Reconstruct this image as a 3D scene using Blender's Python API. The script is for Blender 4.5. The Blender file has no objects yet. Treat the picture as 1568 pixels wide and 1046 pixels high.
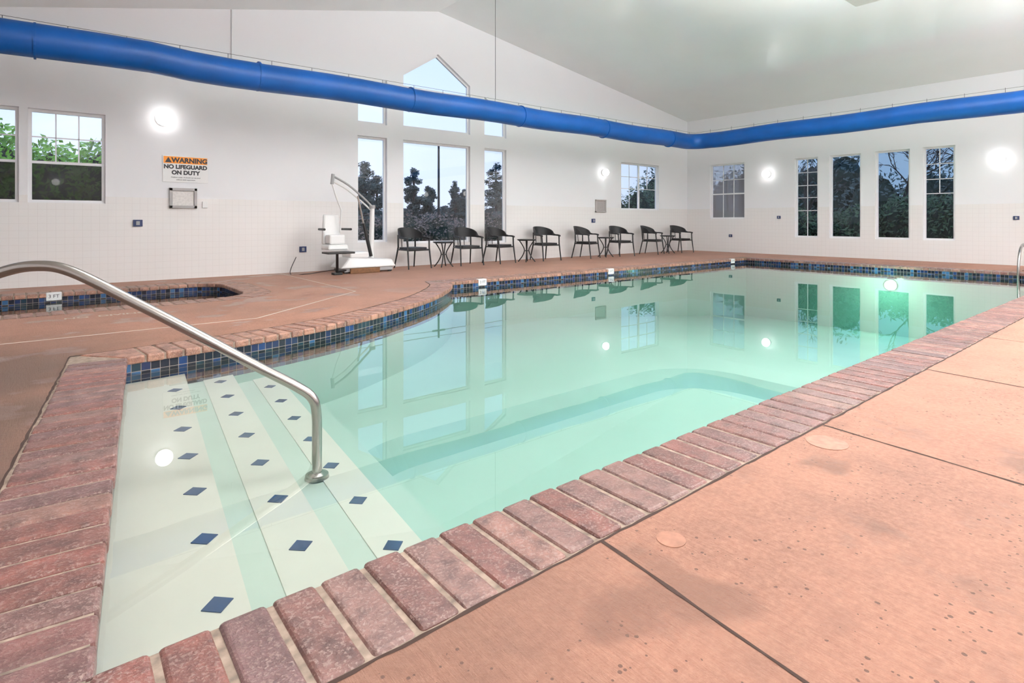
import bpy, bmesh, math, random
from mathutils import Vector, Matrix
from mathutils.geometry import tessellate_polygon
random.seed(7)
scn=bpy.context.scene
try:
    scn.view_settings.view_transform='Standard'
    scn.view_settings.look='None'
except Exception: pass
COL=scn.collection
K=1.015
XR=16.65; YB=11.12; XL=-4.0; YF=-4.0
APX=6.83; APZ=5.80
def roofz(x):
    return APZ-(x-APX)*(APZ-4.35)/(XR-APX) if x>APX else APZ-(APX-x)*.224

# ------------------------------------------------------------ materials
def nmat(name):
    m=bpy.data.materials.new(name); m.use_nodes=True
    nt=m.node_tree; b=nt.nodes['Principled BSDF']
    return m,nt,b
def N(nt,t,**kw):
    n=nt.nodes.new(t)
    for k,v in kw.items(): setattr(n,k,v)
    return n
def setin(n,i,v): n.inputs[i].default_value=v
def L(nt,a,b): nt.links.new(a,b)
def c4(c): return (c[0],c[1],c[2],1)
def simple(name,col,rough=.5,metal=0,noise=0,nscale=8,bump=0,bscale=60,emis=None,estr=0,spec=None,coat=0):
    m,nt,b=nmat(name)
    b.inputs['Base Color'].default_value=c4(col); b.inputs['Roughness'].default_value=rough; b.inputs['Metallic'].default_value=metal
    if spec is not None: b.inputs['Specular IOR Level'].default_value=spec
    if coat: b.inputs['Coat Weight'].default_value=coat
    tc=N(nt,'ShaderNodeTexCoord')
    if noise:
        n=N(nt,'ShaderNodeTexNoise'); setin(n,'Scale',nscale); setin(n,'Detail',4.); L(nt,tc.outputs['Object'],n.inputs['Vector'])
        r=N(nt,'ShaderNodeValToRGB')
        r.color_ramp.elements[0].position=.3; r.color_ramp.elements[1].position=.7
        r.color_ramp.elements[0].color=c4([max(0,x*(1-noise)) for x in col]); r.color_ramp.elements[1].color=c4([min(1,x*(1+noise)) for x in col])
        L(nt,n.outputs['Fac'],r.inputs['Fac']); L(nt,r.outputs['Color'],b.inputs['Base Color'])
    if bump:
        n=N(nt,'ShaderNodeTexNoise'); setin(n,'Scale',bscale); setin(n,'Detail',3.); L(nt,tc.outputs['Object'],n.inputs['Vector'])
        bp=N(nt,'ShaderNodeBump'); setin(bp,'Strength',bump); setin(bp,'Distance',.01); L(nt,n.outputs['Fac'],bp.inputs['Height']); L(nt,bp.outputs['Normal'],b.inputs['Normal'])
    if emis: b.inputs['Emission Color'].default_value=c4(emis); b.inputs['Emission Strength'].default_value=estr
    return m
def math_(nt,op,a,b=None,c=None):
    n=N(nt,'ShaderNodeMath',operation=op)
    for i,v in enumerate((a,b,c)):
        if v is None: continue
        if isinstance(v,(int,float)): n.inputs[i].default_value=v
        else: L(nt,v,n.inputs[i])
    return n.outputs[0]
def mixc(nt,fac,a,b):
    n=N(nt,'ShaderNodeMix',data_type='RGBA')
    if isinstance(fac,(int,float)): n.inputs[0].default_value=fac
    else: L(nt,fac,n.inputs[0])
    for idx,v in ((6,a),(7,b)):
        if isinstance(v,tuple): n.inputs[idx].default_value=c4(v)
        else: L(nt,v,n.inputs[idx])
    return n.outputs[2]

def wall_mat(name,axis):
    m,nt,b=nmat(name)
    tc=N(nt,'ShaderNodeTexCoord'); sp=N(nt,'ShaderNodeSeparateXYZ'); L(nt,tc.outputs['Object'],sp.inputs[0])
    u=sp.outputs[axis]; z=sp.outputs[2]
    T=.108
    fu=math_(nt,'FRACT',math_(nt,'DIVIDE',math_(nt,'ADD',u,50.),T)); fz=math_(nt,'FRACT',math_(nt,'DIVIDE',math_(nt,'ADD',z,50.-1.385),T))
    eu=math_(nt,'ABSOLUTE',math_(nt,'SUBTRACT',fu,.5)); ez=math_(nt,'ABSOLUTE',math_(nt,'SUBTRACT',fz,.5))
    g=math_(nt,'GREATER_THAN',math_(nt,'MAXIMUM',eu,ez),.485)
    low=math_(nt,'LESS_THAN',z,1.385)
    grout=math_(nt,'MULTIPLY',g,low)
    tile=mixc(nt,grout,(.89,.87,.86),(.79,.76,.75))
    nz=N(nt,'ShaderNodeTexNoise'); setin(nz,'Scale',.6); L(nt,tc.outputs['Object'],nz.inputs['Vector'])
    paint=mixc(nt,nz.outputs['Fac'],(.86,.86,.89),(.90,.90,.92))
    colr=mixc(nt,low,paint,tile); L(nt,colr,b.inputs['Base Color'])
    L(nt,math_(nt,'SUBTRACT',.55,math_(nt,'MULTIPLY',low,.37)),b.inputs['Roughness'])
    bp=N(nt,'ShaderNodeBump'); setin(bp,'Strength',.2); setin(bp,'Distance',.003); bp.invert=True
    L(nt,grout,bp.inputs['Height']); L(nt,bp.outputs['Normal'],b.inputs['Normal'])
    return m
M_wallx=wall_mat('wall_paint_and_tile_x',0); M_wally=wall_mat('wall_paint_and_tile_y',1)
M_ceil=simple('ceiling_semigloss_paint',(.88,.90,.90),.22,noise=.02,nscale=.8,bump=.05,bscale=40,spec=1.0)
M_vinyl=simple('white_vinyl',(.87,.87,.89),.35)
M_bluefab=simple('blue_duct_fabric',(.0,.09,.38),.42,noise=.14,nscale=1.6,bump=.35,bscale=6)
M_black=simple('black_wicker',(.012,.012,.014),.5,bump=.5,bscale=140)
M_blackm=simple('black_metal',(.012,.012,.013),.4)
M_steel=simple('stainless_steel',(.44,.41,.39),.24,1,bump=.05,bscale=40)
M_white=simple('white_enamel',(.84,.84,.84),.3)
M_grey=simple('grey_plastic',(.35,.35,.36),.45)
M_orange=simple('orange_sign_ink',(.95,.32,.02),.5)
M_ink=simple('black_sign_ink',(.02,.02,.025),.5)
M_wood=simple('brown_wood',(.18,.08,.03),.6,noise=.3,nscale=20)
M_cable=simple('dark_cable',(.08,.08,.09),.5)
M_globe=simple('lit_glass_globe',(1,1,1),.3,emis=(1,.98,.96),estr=5.5)
M_box=simple('dark_blue_box',(.02,.04,.13),.4)
M_caulk=simple('pale_joint_sealant',(.58,.49,.43),.7)
M_joint=simple('dark_deck_joint',(.05,.025,.018),.9)
M_mortar=simple('coping_mortar',(.28,.21,.165),.9,noise=.4,nscale=30)

def deck_mat():
    m,nt,b=nmat('salmon_concrete_deck')
    tc=N(nt,'ShaderNodeTexCoord')
    def noise(scale,det,rough=.5):
        n=N(nt,'ShaderNodeTexNoise'); setin(n,'Scale',scale); setin(n,'Detail',float(det)); setin(n,'Roughness',rough); L(nt,tc.outputs['Object'],n.inputs['Vector']); return n
    def rng(o,a,b_,c=0.,d=1.):
        q=N(nt,'ShaderNodeMapRange'); L(nt,o,q.inputs[0]); setin(q,1,a); setin(q,2,b_); setin(q,3,c); setin(q,4,d); return q.outputs[0]
    n1=noise(.9,9,.66)
    r=N(nt,'ShaderNodeValToRGB'); e=r.color_ramp.elements
    e[0].position=.38; e[0].color=(.27,.122,.080,1); e[1].position=.60; e[1].color=(.425,.195,.128,1)
    L(nt,n1.outputs['Fac'],r.inputs['Fac'])
    # fine broom finish, short irregular strokes
    mp=N(nt,'ShaderNodeMapping'); mp.inputs['Scale'].default_value=(95,9,1); mp.inputs['Rotation'].default_value=(0,0,math.radians(4)); L(nt,tc.outputs['Object'],mp.inputs['Vector'])
    n2=N(nt,'ShaderNodeTexNoise'); setin(n2,'Scale',1.3); setin(n2,'Detail',6.); setin(n2,'Roughness',.65); setin(n2,'Distortion',.6); L(nt,mp.outputs[0],n2.inputs['Vector'])
    n3=noise(45,7,.75); n4=noise(2.2,3); n8=noise(5.5,6,.7)
    v=N(nt,'ShaderNodeTexVoronoi'); setin(v,'Scale',70.); L(nt,tc.outputs['Object'],v.inputs['Vector'])
    sc=N(nt,'ShaderNodeSeparateColor'); L(nt,v.outputs['Color'],sc.inputs[0])
    rad=math_(nt,'MULTIPLY',math_(nt,'MAXIMUM',math_(nt,'SUBTRACT',sc.outputs[0],.80),0.),2.2)
    pit=math_(nt,'MULTIPLY',math_(nt,'LESS_THAN',v.outputs['Distance'],rad),math_(nt,'GREATER_THAN',n4.outputs['Fac'],.5))
    d1=mixc(nt,rng(n3.outputs['Fac'],.40,.65,0,.55),r.outputs['Color'],(.52,.28,.19))
    d1b=mixc(nt,rng(n8.outputs['Fac'],.52,.72,0,.45),d1,(.24,.115,.08))
    d2=mixc(nt,rng(n2.outputs['Fac'],.45,.75,0,.40),d1b,(.23,.10,.068))
    d3=mixc(nt,math_(nt,'MULTIPLY',pit,.8),d2,(.09,.038,.025))
    sp=N(nt,'ShaderNodeSeparateXYZ'); L(nt,tc.outputs['Object'],sp.inputs[0])
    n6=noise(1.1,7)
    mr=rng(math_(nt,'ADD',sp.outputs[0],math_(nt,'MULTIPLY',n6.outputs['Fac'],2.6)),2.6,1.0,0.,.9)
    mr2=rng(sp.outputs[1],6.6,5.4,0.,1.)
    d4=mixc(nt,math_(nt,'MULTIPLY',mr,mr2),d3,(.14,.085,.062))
    # pinker, paler concrete on the far terrace
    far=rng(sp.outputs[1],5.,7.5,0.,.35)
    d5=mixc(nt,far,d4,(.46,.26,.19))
    # damp patches in a band beside the spa
    n9=noise(1.7,5); wet=math_(nt,'MULTIPLY',rng(n9.outputs['Fac'],.56,.62,0,.45),rng(sp.outputs[0],4.5,3.,0.,1.))
    d6=mixc(nt,wet,d5,(.17,.085,.06))
    L(nt,d6,b.inputs['Base Color'])
    L(nt,math_(nt,'SUBTRACT',.55,math_(nt,'MULTIPLY',wet,.6)),b.inputs['Roughness'])
    h=math_(nt,'ADD',math_(nt,'MULTIPLY',n2.outputs['Fac'],.7),math_(nt,'SUBTRACT',math_(nt,'MULTIPLY',n3.outputs['Fac'],1.1),pit))
    bp=N(nt,'ShaderNodeBump'); setin(bp,'Strength',.8); setin(bp,'Distance',.008); L(nt,h,bp.inputs['Height']); L(nt,bp.outputs['Normal'],b.inputs['Normal'])
    return m
M_deck=deck_mat()
def brick_mat(name,stops,rough,hi=(.36,.26,.23)):
    m,nt,b=nmat(name)
    g=N(nt,'ShaderNodeNewGeometry'); tc=N(nt,'ShaderNodeTexCoord')
    r=N(nt,'ShaderNodeValToRGB'); e=r.color_ramp.elements
    for i,(p,c) in enumerate(stops):
        if i<2: e[i].position=p; e[i].color=c4(c)
        else:
            q=e.new(p); q.color=c4(c)
    L(nt,g.outputs['Random Per Island'],r.inputs['Fac'])
    n=N(nt,'ShaderNodeTexNoise'); setin(n,'Scale',11.); setin(n,'Detail',8.); setin(n,'Roughness',.65); L(nt,tc.outputs['Object'],n.inputs['Vector'])
    n5=N(nt,'ShaderNodeTexNoise'); setin(n5,'Scale',120.); setin(n5,'Detail',4.); L(nt,tc.outputs['Object'],n5.inputs['Vector'])
    sp=math_(nt,'GREATER_THAN',n5.outputs['Fac'],.57)
    n7=N(nt,'ShaderNodeTexNoise'); setin(n7,'Scale',5.); setin(n7,'Detail',4.); L(nt,tc.outputs['Object'],n7.inputs['Vector'])
    mr=N(nt,'ShaderNodeMapRange'); L(nt,n.outputs['Fac'],mr.inputs[0]); setin(mr,1,.38); setin(mr,2,.66)
    c0=mixc(nt,math_(nt,'MULTIPLY',mr.outputs[0],.8),r.outputs['Color'],(.07,.038,.035))
    c2=mixc(nt,math_(nt,'MULTIPLY',sp,math_(nt,'MULTIPLY',n7.outputs['Fac'],.8)),c0,hi)
    L(nt,c2,b.inputs['Base Color'])
    L(nt,math_(nt,'ADD',math_(nt,'MULTIPLY',n.outputs['Fac'],.3),rough-.12),b.inputs['Roughness'])
    bp=N(nt,'ShaderNodeBump'); setin(bp,'Strength',.9); setin(bp,'Distance',.008); L(nt,math_(nt,'ADD',n.outputs['Fac'],math_(nt,'MULTIPLY',n5.outputs['Fac'],.3)),bp.inputs['Height']); L(nt,bp.outputs['Normal'],b.inputs['Normal'])
    return m
M_brick=brick_mat('coping_brick',[(0,(.185,.085,.07)),(1,(.33,.15,.115)),(.3,(.26,.095,.075)),(.6,(.18,.098,.095)),(.8,(.29,.155,.125))],.33)
M_brick2=brick_mat('spa_coping_brick',[(0,(.33,.16,.105)),(1,(.46,.23,.155)),(.5,(.38,.175,.12))],.38,(.5,.35,.28))

def band_mat():
    m,nt,b=nmat('waterline_mosaic_tile')
    uv=N(nt,'ShaderNodeUVMap'); sp=N(nt,'ShaderNodeSeparateXYZ'); L(nt,uv.outputs[0],sp.inputs[0])
    T=.062
    a=math_(nt,'DIVIDE',sp.outputs[0],T); z=math_(nt,'DIVIDE',sp.outputs[1],T)
    cb=N(nt,'ShaderNodeCombineXYZ'); L(nt,math_(nt,'FLOOR',a),cb.inputs[0]); L(nt,math_(nt,'FLOOR',z),cb.inputs[1])
    wn=N(nt,'ShaderNodeTexWhiteNoise',noise_dimensions='3D'); L(nt,cb.outputs[0],wn.inputs['Vector'])
    r=N(nt,'ShaderNodeValToRGB'); r.color_ramp.interpolation='CONSTANT'; e=r.color_ramp.elements
    st=[(0,(.005,.008,.022)),(.45,(.008,.02,.075)),(.68,(.010,.04,.14)),(.84,(.008,.03,.05)),(.93,(.03,.10,.22))]
    e[0].position=0; e[0].color=c4(st[0][1]); e[1].position=st[1][0]; e[1].color=c4(st[1][1])
    for p,c in st[2:]:
        q=e.new(p); q.color=c4(c)
    L(nt,wn.outputs['Value'],r.inputs['Fac'])
    ea=math_(nt,'ABSOLUTE',math_(nt,'SUBTRACT',math_(nt,'FRACT',a),.5)); ez=math_(nt,'ABSOLUTE',math_(nt,'SUBTRACT',math_(nt,'FRACT',z),.5))
    g=math_(nt,'GREATER_THAN',math_(nt,'MAXIMUM',ea,ez),.465)
    L(nt,mixc(nt,g,r.outputs['Color'],(.28,.23,.20)),b.inputs['Base Color']); b.inputs['Roughness'].default_value=.12
    return m
M_band=band_mat()
M_plw=simple('white_pool_plaster',(.77,.75,.68),.6,noise=.03,nscale=3)
M_plt=simple('water_tint_pool_plaster',(.47,.64,.575),.6,noise=.04,nscale=.8)  # teal tint of light through deeper water, put into the plaster colour
M_plm=simple('step_light_band',(.61,.70,.63),.6,noise=.04,nscale=2)  # teal bands of light in the water, painted onto the treads
M_pld=simple('shaded_well_wall',(.34,.53,.475),.6,noise=.05,nscale=2)  # darker plaster copy: shade on the well wall put into its colour
M_diam=simple('blue_diamond_tile',(.02,.06,.17),.2)
M_leafg=simple('green_leaf',(.20,.48,.05),.6,noise=.5,nscale=3)
M_leafd=simple('dark_leaf',(.045,.095,.05),.7,noise=.5,nscale=3)
M_leafb=simple('bluish_needle',(.06,.095,.10),.7,noise=.4,nscale=1)
M_leafp=simple('heather_leaf',(.19,.155,.15),.7,noise=.5,nscale=3)
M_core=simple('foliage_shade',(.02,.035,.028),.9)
M_bark=simple('bark',(.05,.044,.044),.9)
M_grass=simple('outside_lawn',(.06,.10,.04),.9,noise=.4,nscale=2)

def water_mat():
    m=bpy.data.materials.new('pool_water'); m.use_nodes=True; nt=m.node_tree
    for n in list(nt.nodes): nt.nodes.remove(n)
    o=N(nt,'ShaderNodeOutputMaterial'); tr=N(nt,'ShaderNodeBsdfTransparent'); setin(tr,'Color',(.98,1,.99,1))
    gl=N(nt,'ShaderNodeBsdfGlossy'); setin(gl,'Roughness',.010); setin(gl,'Color',(.97,1,1,1))
    fr=N(nt,'ShaderNodeFresnel'); setin(fr,'IOR',1.50); mx=N(nt,'ShaderNodeMixShader')
    tc=N(nt,'ShaderNodeTexCoord'); n=N(nt,'ShaderNodeTexNoise'); setin(n,'Scale',1.2); setin(n,'Detail',2.); L(nt,tc.outputs['Object'],n.inputs['Vector'])
    bp=N(nt,'ShaderNodeBump'); setin(bp,'Strength',.03); setin(bp,'Distance',.02); L(nt,n.outputs['Fac'],bp.inputs['Height']); L(nt,bp.outputs['Normal'],gl.inputs['Normal'])
    L(nt,fr.outputs[0],mx.inputs[0]); L(nt,tr.outputs[0],mx.inputs[1]); L(nt,gl.outputs[0],mx.inputs[2]); L(nt,mx.outputs[0],o.inputs['Surface'])
    va=N(nt,'ShaderNodeVolumeAbsorption'); setin(va,'Color',(.32,.86,.77,1)); setin(va,'Density',.10); L(nt,va.outputs[0],o.inputs['Volume'])
    return m
M_water=water_mat()
def glass_mat():
    m=bpy.data.materials.new('window_glass'); m.use_nodes=True; nt=m.node_tree
    for n in list(nt.nodes): nt.nodes.remove(n)
    o=N(nt,'ShaderNodeOutputMaterial'); tr=N(nt,'ShaderNodeBsdfTransparent'); gl=N(nt,'ShaderNodeBsdfGlossy'); setin(gl,'Roughness',.02)
    fr=N(nt,'ShaderNodeFresnel'); setin(fr,'IOR',1.5); mx=N(nt,'ShaderNodeMixShader')
    L(nt,fr.outputs[0],mx.inputs[0]); L(nt,tr.outputs[0],mx.inputs[1]); L(nt,gl.outputs[0],mx.inputs[2]); L(nt,mx.outputs[0],o.inputs['Surface'])
    return m
M_glass=glass_mat()
def screen_mat(col,alpha):
    m=bpy.data.materials.new('insect_screen'); m.use_nodes=True; nt=m.node_tree
    for n in list(nt.nodes): nt.nodes.remove(n)
    o=N(nt,'ShaderNodeOutputMaterial'); tr=N(nt,'ShaderNodeBsdfTransparent'); d=N(nt,'ShaderNodeBsdfDiffuse'); setin(d,'Color',c4(col))
    mx=N(nt,'ShaderNodeMixShader'); setin(mx,0,alpha)
    L(nt,tr.outputs[0],mx.inputs[1]); L(nt,d.outputs[0],mx.inputs[2]); L(nt,mx.outputs[0],o.inputs['Surface'])
    return m
M_screen=screen_mat((.004,.005,.005),.85)
M_frost=screen_mat((.40,.38,.43),.55)

# ------------------------------------------------------------ mesh helpers
class MB:
    def __init__(s): s.v=[];s.f=[];s.m=[];s.mats=[]
    def mi(s,mat):
        if mat not in s.mats: s.mats.append(mat)
        return s.mats.index(mat)
    def face(s,pts,mat):
        i=len(s.v); s.v+= [tuple(p) for p in pts]; s.f.append(tuple(range(i,i+len(pts)))); s.m.append(s.mi(mat))
    def hexa(s,p,mat):
        i=len(s.v); s.v+=[tuple(q) for q in p]; k=s.mi(mat)
        for f in ((3,2,1,0),(4,5,6,7),(0,1,5,4),(1,2,6,5),(2,3,7,6),(3,0,4,7)):
            s.f.append(tuple(i+j for j in f)); s.m.append(k)
    def box(s,a,b,mat,M=None):
        p=[Vector((x,y,z)) for z in (a[2],b[2]) for x,y in ((a[0],a[1]),(b[0],a[1]),(b[0],b[1]),(a[0],b[1]))]
        if M: p=[M@q for q in p]
        s.hexa(p,mat)
    def tube(s,path,r,mat,n=10,cap=True):
        path=[Vector(p) for p in path]; k=s.mi(mat); i0=len(s.v)
        R=r if isinstance(r,(list,tuple)) else [r]*len(path)
        t=(path[1]-path[0]).normalized(); up=Vector((0,0,1)) if abs(t.z)<.9 else Vector((1,0,0))
        a=t.cross(up).normalized()
        for j,p in enumerate(path):
            if j==0: t=(path[1]-p)
            elif j==len(path)-1: t=p-path[j-1]
            else: t=(path[j+1]-p).normalized()+(p-path[j-1]).normalized()
            t.normalize(); a=(a-t*a.dot(t)).normalized(); b=t.cross(a)
            for q in range(n):
                an=2*math.pi*q/n; s.v.append(tuple(p+(a*math.cos(an)+b*math.sin(an))*R[j]))
        for j in range(len(path)-1):
            for q in range(n):
                s.f.append((i0+j*n+q,i0+j*n+(q+1)%n,i0+(j+1)*n+(q+1)%n,i0+(j+1)*n+q)); s.m.append(k)
        if cap:
            s.f.append(tuple(i0+q for q in range(n))[::-1]); s.m.append(k)
            e=i0+(len(path)-1)*n; s.f.append(tuple(e+q for q in range(n))); s.m.append(k)
    def cyl(s,c,r,h,mat,n=24,r2=None):
        c=Vector(c); s.tube([c,c+Vector((0,0,h))],[r,r if r2 is None else r2],mat,n)
    def blob(s,c,rx,ry,rz,mat,nu=12,nv=8):
        i0=len(s.v); k=s.mi(mat)
        for j in range(nv+1):
            th=math.pi*j/nv
            for i in range(nu):
                a=2*math.pi*i/nu; q=random.uniform(.82,1.08)
                s.v.append((c[0]+rx*q*math.sin(th)*math.cos(a),c[1]+ry*q*math.sin(th)*math.sin(a),c[2]+rz*q*math.cos(th)))
        for j in range(nv):
            for i in range(nu):
                s.f.append((i0+j*nu+i,i0+j*nu+(i+1)%nu,i0+(j+1)*nu+(i+1)%nu,i0+(j+1)*nu+i)); s.m.append(k)
    def obj(s,name,smooth=False,bevel=0,seg=2,parent=None,loc=None,rot=None,fixn=True):
        me=bpy.data.meshes.new(name); me.from_pydata(s.v,[],s.f)
        for m in s.mats: me.materials.append(m)
        for p,k in zip(me.polygons,s.m): p.material_index=k; p.use_smooth=smooth
        if fixn:
            bm=bmesh.new(); bm.from_mesh(me); bmesh.ops.recalc_face_normals(bm,faces=bm.faces); bm.to_mesh(me); bm.free()
        o=bpy.data.objects.new(name,me); COL.objects.link(o)
        if bevel:
            b=o.modifiers.new('bevel','BEVEL'); b.width=bevel; b.segments=seg; b.limit_method='ANGLE'; b.angle_limit=.7
        if smooth:
            try:
                me.set_sharp_from_angle(angle=.8)
            except Exception: pass
        if parent: o.parent=parent
        if loc: o.location=loc
        if rot: o.rotation_euler=rot
        return o
def catmull(pts,n=8,closed=False):
    P=[Vector(p) for p in pts]; out=[]
    for i in range(len(P)-1):
        a=P[max(i-1,0)];b=P[i];c=P[i+1];d=P[min(i+2,len(P)-1)]
        for k in range(n):
            t=k/n; out.append(.5*((2*b)+(c-a)*t+(2*a-5*b+4*c-d)*t*t+(3*b-a-3*c+d)*t**3))
    out.append(P[-1]); return out
def empty(name,loc=(0,0,0),rz=0):
    e=bpy.data.objects.new(name,None); e.location=loc; e.rotation_euler=(0,0,rz); COL.objects.link(e); return e
def weld(o,recalc=False):
    bm=bmesh.new(); bm.from_mesh(o.data); bmesh.ops.remove_doubles(bm,verts=bm.verts,dist=1e-5)
    if recalc: bmesh.ops.recalc_face_normals(bm,faces=bm.faces)
    bm.to_mesh(o.data); bm.free()

# ------------------------------------------------------------ walls
def wall(name,outer,holes,mp,out,mat,depth=.16):
    mb=MB(); polys=[[Vector((u,z,0)) for u,z in outer]]+[[Vector((u,z,0)) for u,z in h] for h in holes]
    flat=[p for q in polys for p in q]
    for t in tessellate_polygon(polys):
        mb.face([mp(flat[i].x,flat[i].y) for i in t],mat)
    for h in holes:
        for i in range(len(h)):
            a=h[i];b=h[(i+1)%len(h)]; A=mp(*a);B=mp(*b)
            mb.face([A,B,B+out*depth,A+out*depth],M_vinyl)
    o=mb.obj(name,fixn=False); weld(o); return o
def kz(z): return 1+(z-1)*K
def rect(a,b,z0,z1): return [(a*K,kz(z0)),(b*K,kz(z0)),(b*K,kz(z1)),(a*K,kz(z1))]
def pk(pts): return [(a*K,kz(z)) for a,z in pts]
back={
 'w0':rect(-1.25,-.42,1.27,2.67),'w1':rect(-.32,.61,1.27,2.67),
 'cl':rect(4.8,5.46,.55,2.75),'cc':rect(5.84,7.6,.5,2.75),'cr':rect(8.02,8.69,.46,2.75),
 'tl':pk([(4.8,3.02),(5.46,3.02),(5.46,3.98),(4.8,3.52)]),'tc':rect(5.84,7.6,3.03,3.78),
 'tp':pk([(5.84,3.9),(7.6,3.9),(7.6,4.17),(6.72,4.76),(5.84,4.19)]),'tr':pk([(8.02,3.04),(8.69,3.04),(8.69,3.6),(8.02,3.98)]),
 'sm':rect(13.04,14.86,1.33,2.74)}
right={'r0':rect(8.94,10.11,1.06,2.79),'r1':rect(6.80,7.43,.53,2.77),'r2':rect(5.73,6.5,.53,2.77),'r3':rect(4.64,5.40,.53,2.78),'r4':rect(3.74,4.37,.53,2.78)}
mpB=lambda u,z: Vector((u,YB,z)); mpR=lambda u,z: Vector((XR,u,z))
gable=[(XL,0),(XR,0),(XR,4.35),(APX,APZ),(XL,roofz(XL))]
wall('wall_back',gable,list(back.values()),mpB,Vector((0,1,0)),M_wallx)
wall('wall_right',[(YF,0),(YB,0),(YB,4.35),(YF,4.35)],list(right.values()),mpR,Vector((1,0,0)),M_wally)
wall('wall_front',gable,[],lambda u,z:Vector((u,YF,z)),Vector((0,-1,0)),M_wallx)
wall('wall_left',[(YF,0),(YB,0),(YB,roofz(XL)),(YF,roofz(XL))],[],lambda u,z:Vector((XL,u,z)),Vector((-1,0,0)),M_wally)
mb=MB(); e=.15
mb.face([(APX,YF-e,APZ),(XR+e,YF-e,roofz(XR+e)),(XR+e,YB+e,roofz(XR+e)),(APX,YB+e,APZ)],M_ceil)
mb.face([(XL-e,YF-e,roofz(XL-e)),(APX,YF-e,APZ),(APX,YB+e,APZ),(XL-e,YB+e,roofz(XL-e))],M_ceil)
mb.obj('ceiling')

# windows
wn=[0]
def window(hole,mp,out,rail=None,grids=(),screen=None,vsplit=False,frost=False,fw=.045):
    wn[0]+=1; mb=MB()
    h=[Vector((a,b)) for a,b in hole]
    inn=[]
    n=len(h)
    for i in range(n):
        p=h[i]; a=(p-h[i-1]).normalized(); b=(h[(i+1)%n]-p).normalized()
        na=Vector((-a.y,a.x)); nb=Vector((-b.y,b.x)); m_=(na+nb); m_=m_/m_.dot(na); inn.append(p+m_*fw)
    D0,D1=.07,.12
    for i in range(n):
        j=(i+1)%n
        q=[h[i],h[j],inn[j],inn[i]]
        mb.hexa([mp(*p)+out*D1 for p in q]+[mp(*p)+out*D0 for p in q],M_vinyl)
    mb.face([mp(*p)+out*.10 for p in inn],M_glass)
    u0=min(p.x for p in inn);u1=max(p.x for p in inn);z0=min(p.y for p in inn);z1=max(p.y for p in inn)
    def bar(a,b,c_,d,t0=.08,t1=.115,mat=M_vinyl):
        q=[(a,c_),(b,c_),(b,d),(a,d)]
        mb.hexa([mp(*p)+out*t1 for p in q]+[mp(*p)+out*t0 for p in q],mat)
    if rail:
        zr=z0+(z1-z0)*rail; bar(u0,u1,zr-.02,zr+.02,.075,.118)
    if vsplit:
        um=(u0+u1)/2; bar(um-.03,um+.03,z0,z1,.072,.118)
    for kind,pos,a,b in grids:
        if kind=='v':
            u=u0+(u1-u0)*pos; bar(u-.009,u+.009,z0+(z1-z0)*a,z0+(z1-z0)*b,.092,.108)
        else:
            z=z0+(z1-z0)*pos; bar(u0+(u1-u0)*a,u0+(u1-u0)*b,z-.009,z+.009,.092,.108)
    if screen:
        zs=z0+(z1-z0)*screen; mb.face([mp(u0,z0)+out*.112,mp(u1,z0)+out*.112,mp(u1,zs)+out*.112,mp(u0,zs)+out*.112],M_screen)
    if frost: mb.face([mp(*p)+out*.106 for p in inn],M_frost)
    return mb.obj('window_%d'%wn[0])
oB=Vector((0,1,0)); oR=Vector((1,0,0))
gl=[('v',.33,.44,1),('v',.66,.44,1),('h',.72,0,1)]
window(back['w0'],mpB,oB,rail=.43,grids=gl,screen=.42); window(back['w1'],mpB,oB,rail=.43,grids=gl,screen=.42)
for k in ('cl','cc','cr','tl','tc','tp','tr'): window(back[k],mpB,oB)
window(back['sm'],mpB,oB,vsplit=True,grids=[('v',.25,.0,1),('v',.75,.45,1),('h',.45,0,1),('h',.72,0,1)])
window(right['r0'],mpR,oR,frost=True,rail=.45,grids=[('v',.33,0,1),('v',.66,0,1),('h',.72,0,1)])
window(right['r1'],mpR,oR,grids=[('v',.5,0,1)]+[('h',x,0,1) for x in (.33,.5,.66,.83)])
window(right['r2'],mpR,oR); window(right['r3'],mpR,oR)
window(right['r4'],mpR,oR,grids=[('v',.5,.5,1)]+[('h',x,0,1) for x in (.5,.66,.83)])

# ------------------------------------------------------------ pool outlines (CCW)
A=(.05,1.535);Bp=(14.3,1.545);Cp=(14.3,7.75);Dp=(4.95,7.75);E=(.395,4.96)
curve=[tuple(p)[:2] for p in catmull([(x,y,0) for x,y in [Dp,(4.80,7.42),(4.38,6.90),(3.72,6.28),(3.0,5.80),(2.3,5.42),(1.7,5.2),(1.2,5.08),(.8,5.01),E]],5)]
pool=[A,Bp,Cp]+curve
pcorn=[0,1,2,3,len(pool)-1]
r=.45
spa=[(-2.6,8.0)]+[(2.05-r+r*math.sin(a),8.0+r-r*math.cos(a)) for a in [i*math.pi/12 for i in range(7)]]+[(2.05-r+r*math.cos(a),10.0-r+r*math.sin(a)) for a in [i*math.pi/12 for i in range(7)]]+[(-2.6,10.0)]
spa=[(x,y+.04*(x-0)) for x,y in spa]
scorn=[0,1,7,8,14,15]
def offset(poly,d):
    out=[];n=len(poly)
    P=[Vector(p) for p in poly]
    for i in range(n):
        a=(P[i]-P[i-1]).normalized(); b=(P[(i+1)%n]-P[i]).normalized()
        na=Vector((a.y,-a.x)); nb=Vector((b.y,-b.x)); m_=na+nb; m_=m_/m_.dot(na); out.append(P[i]+m_*d)
    return out
CW=.335
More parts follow.
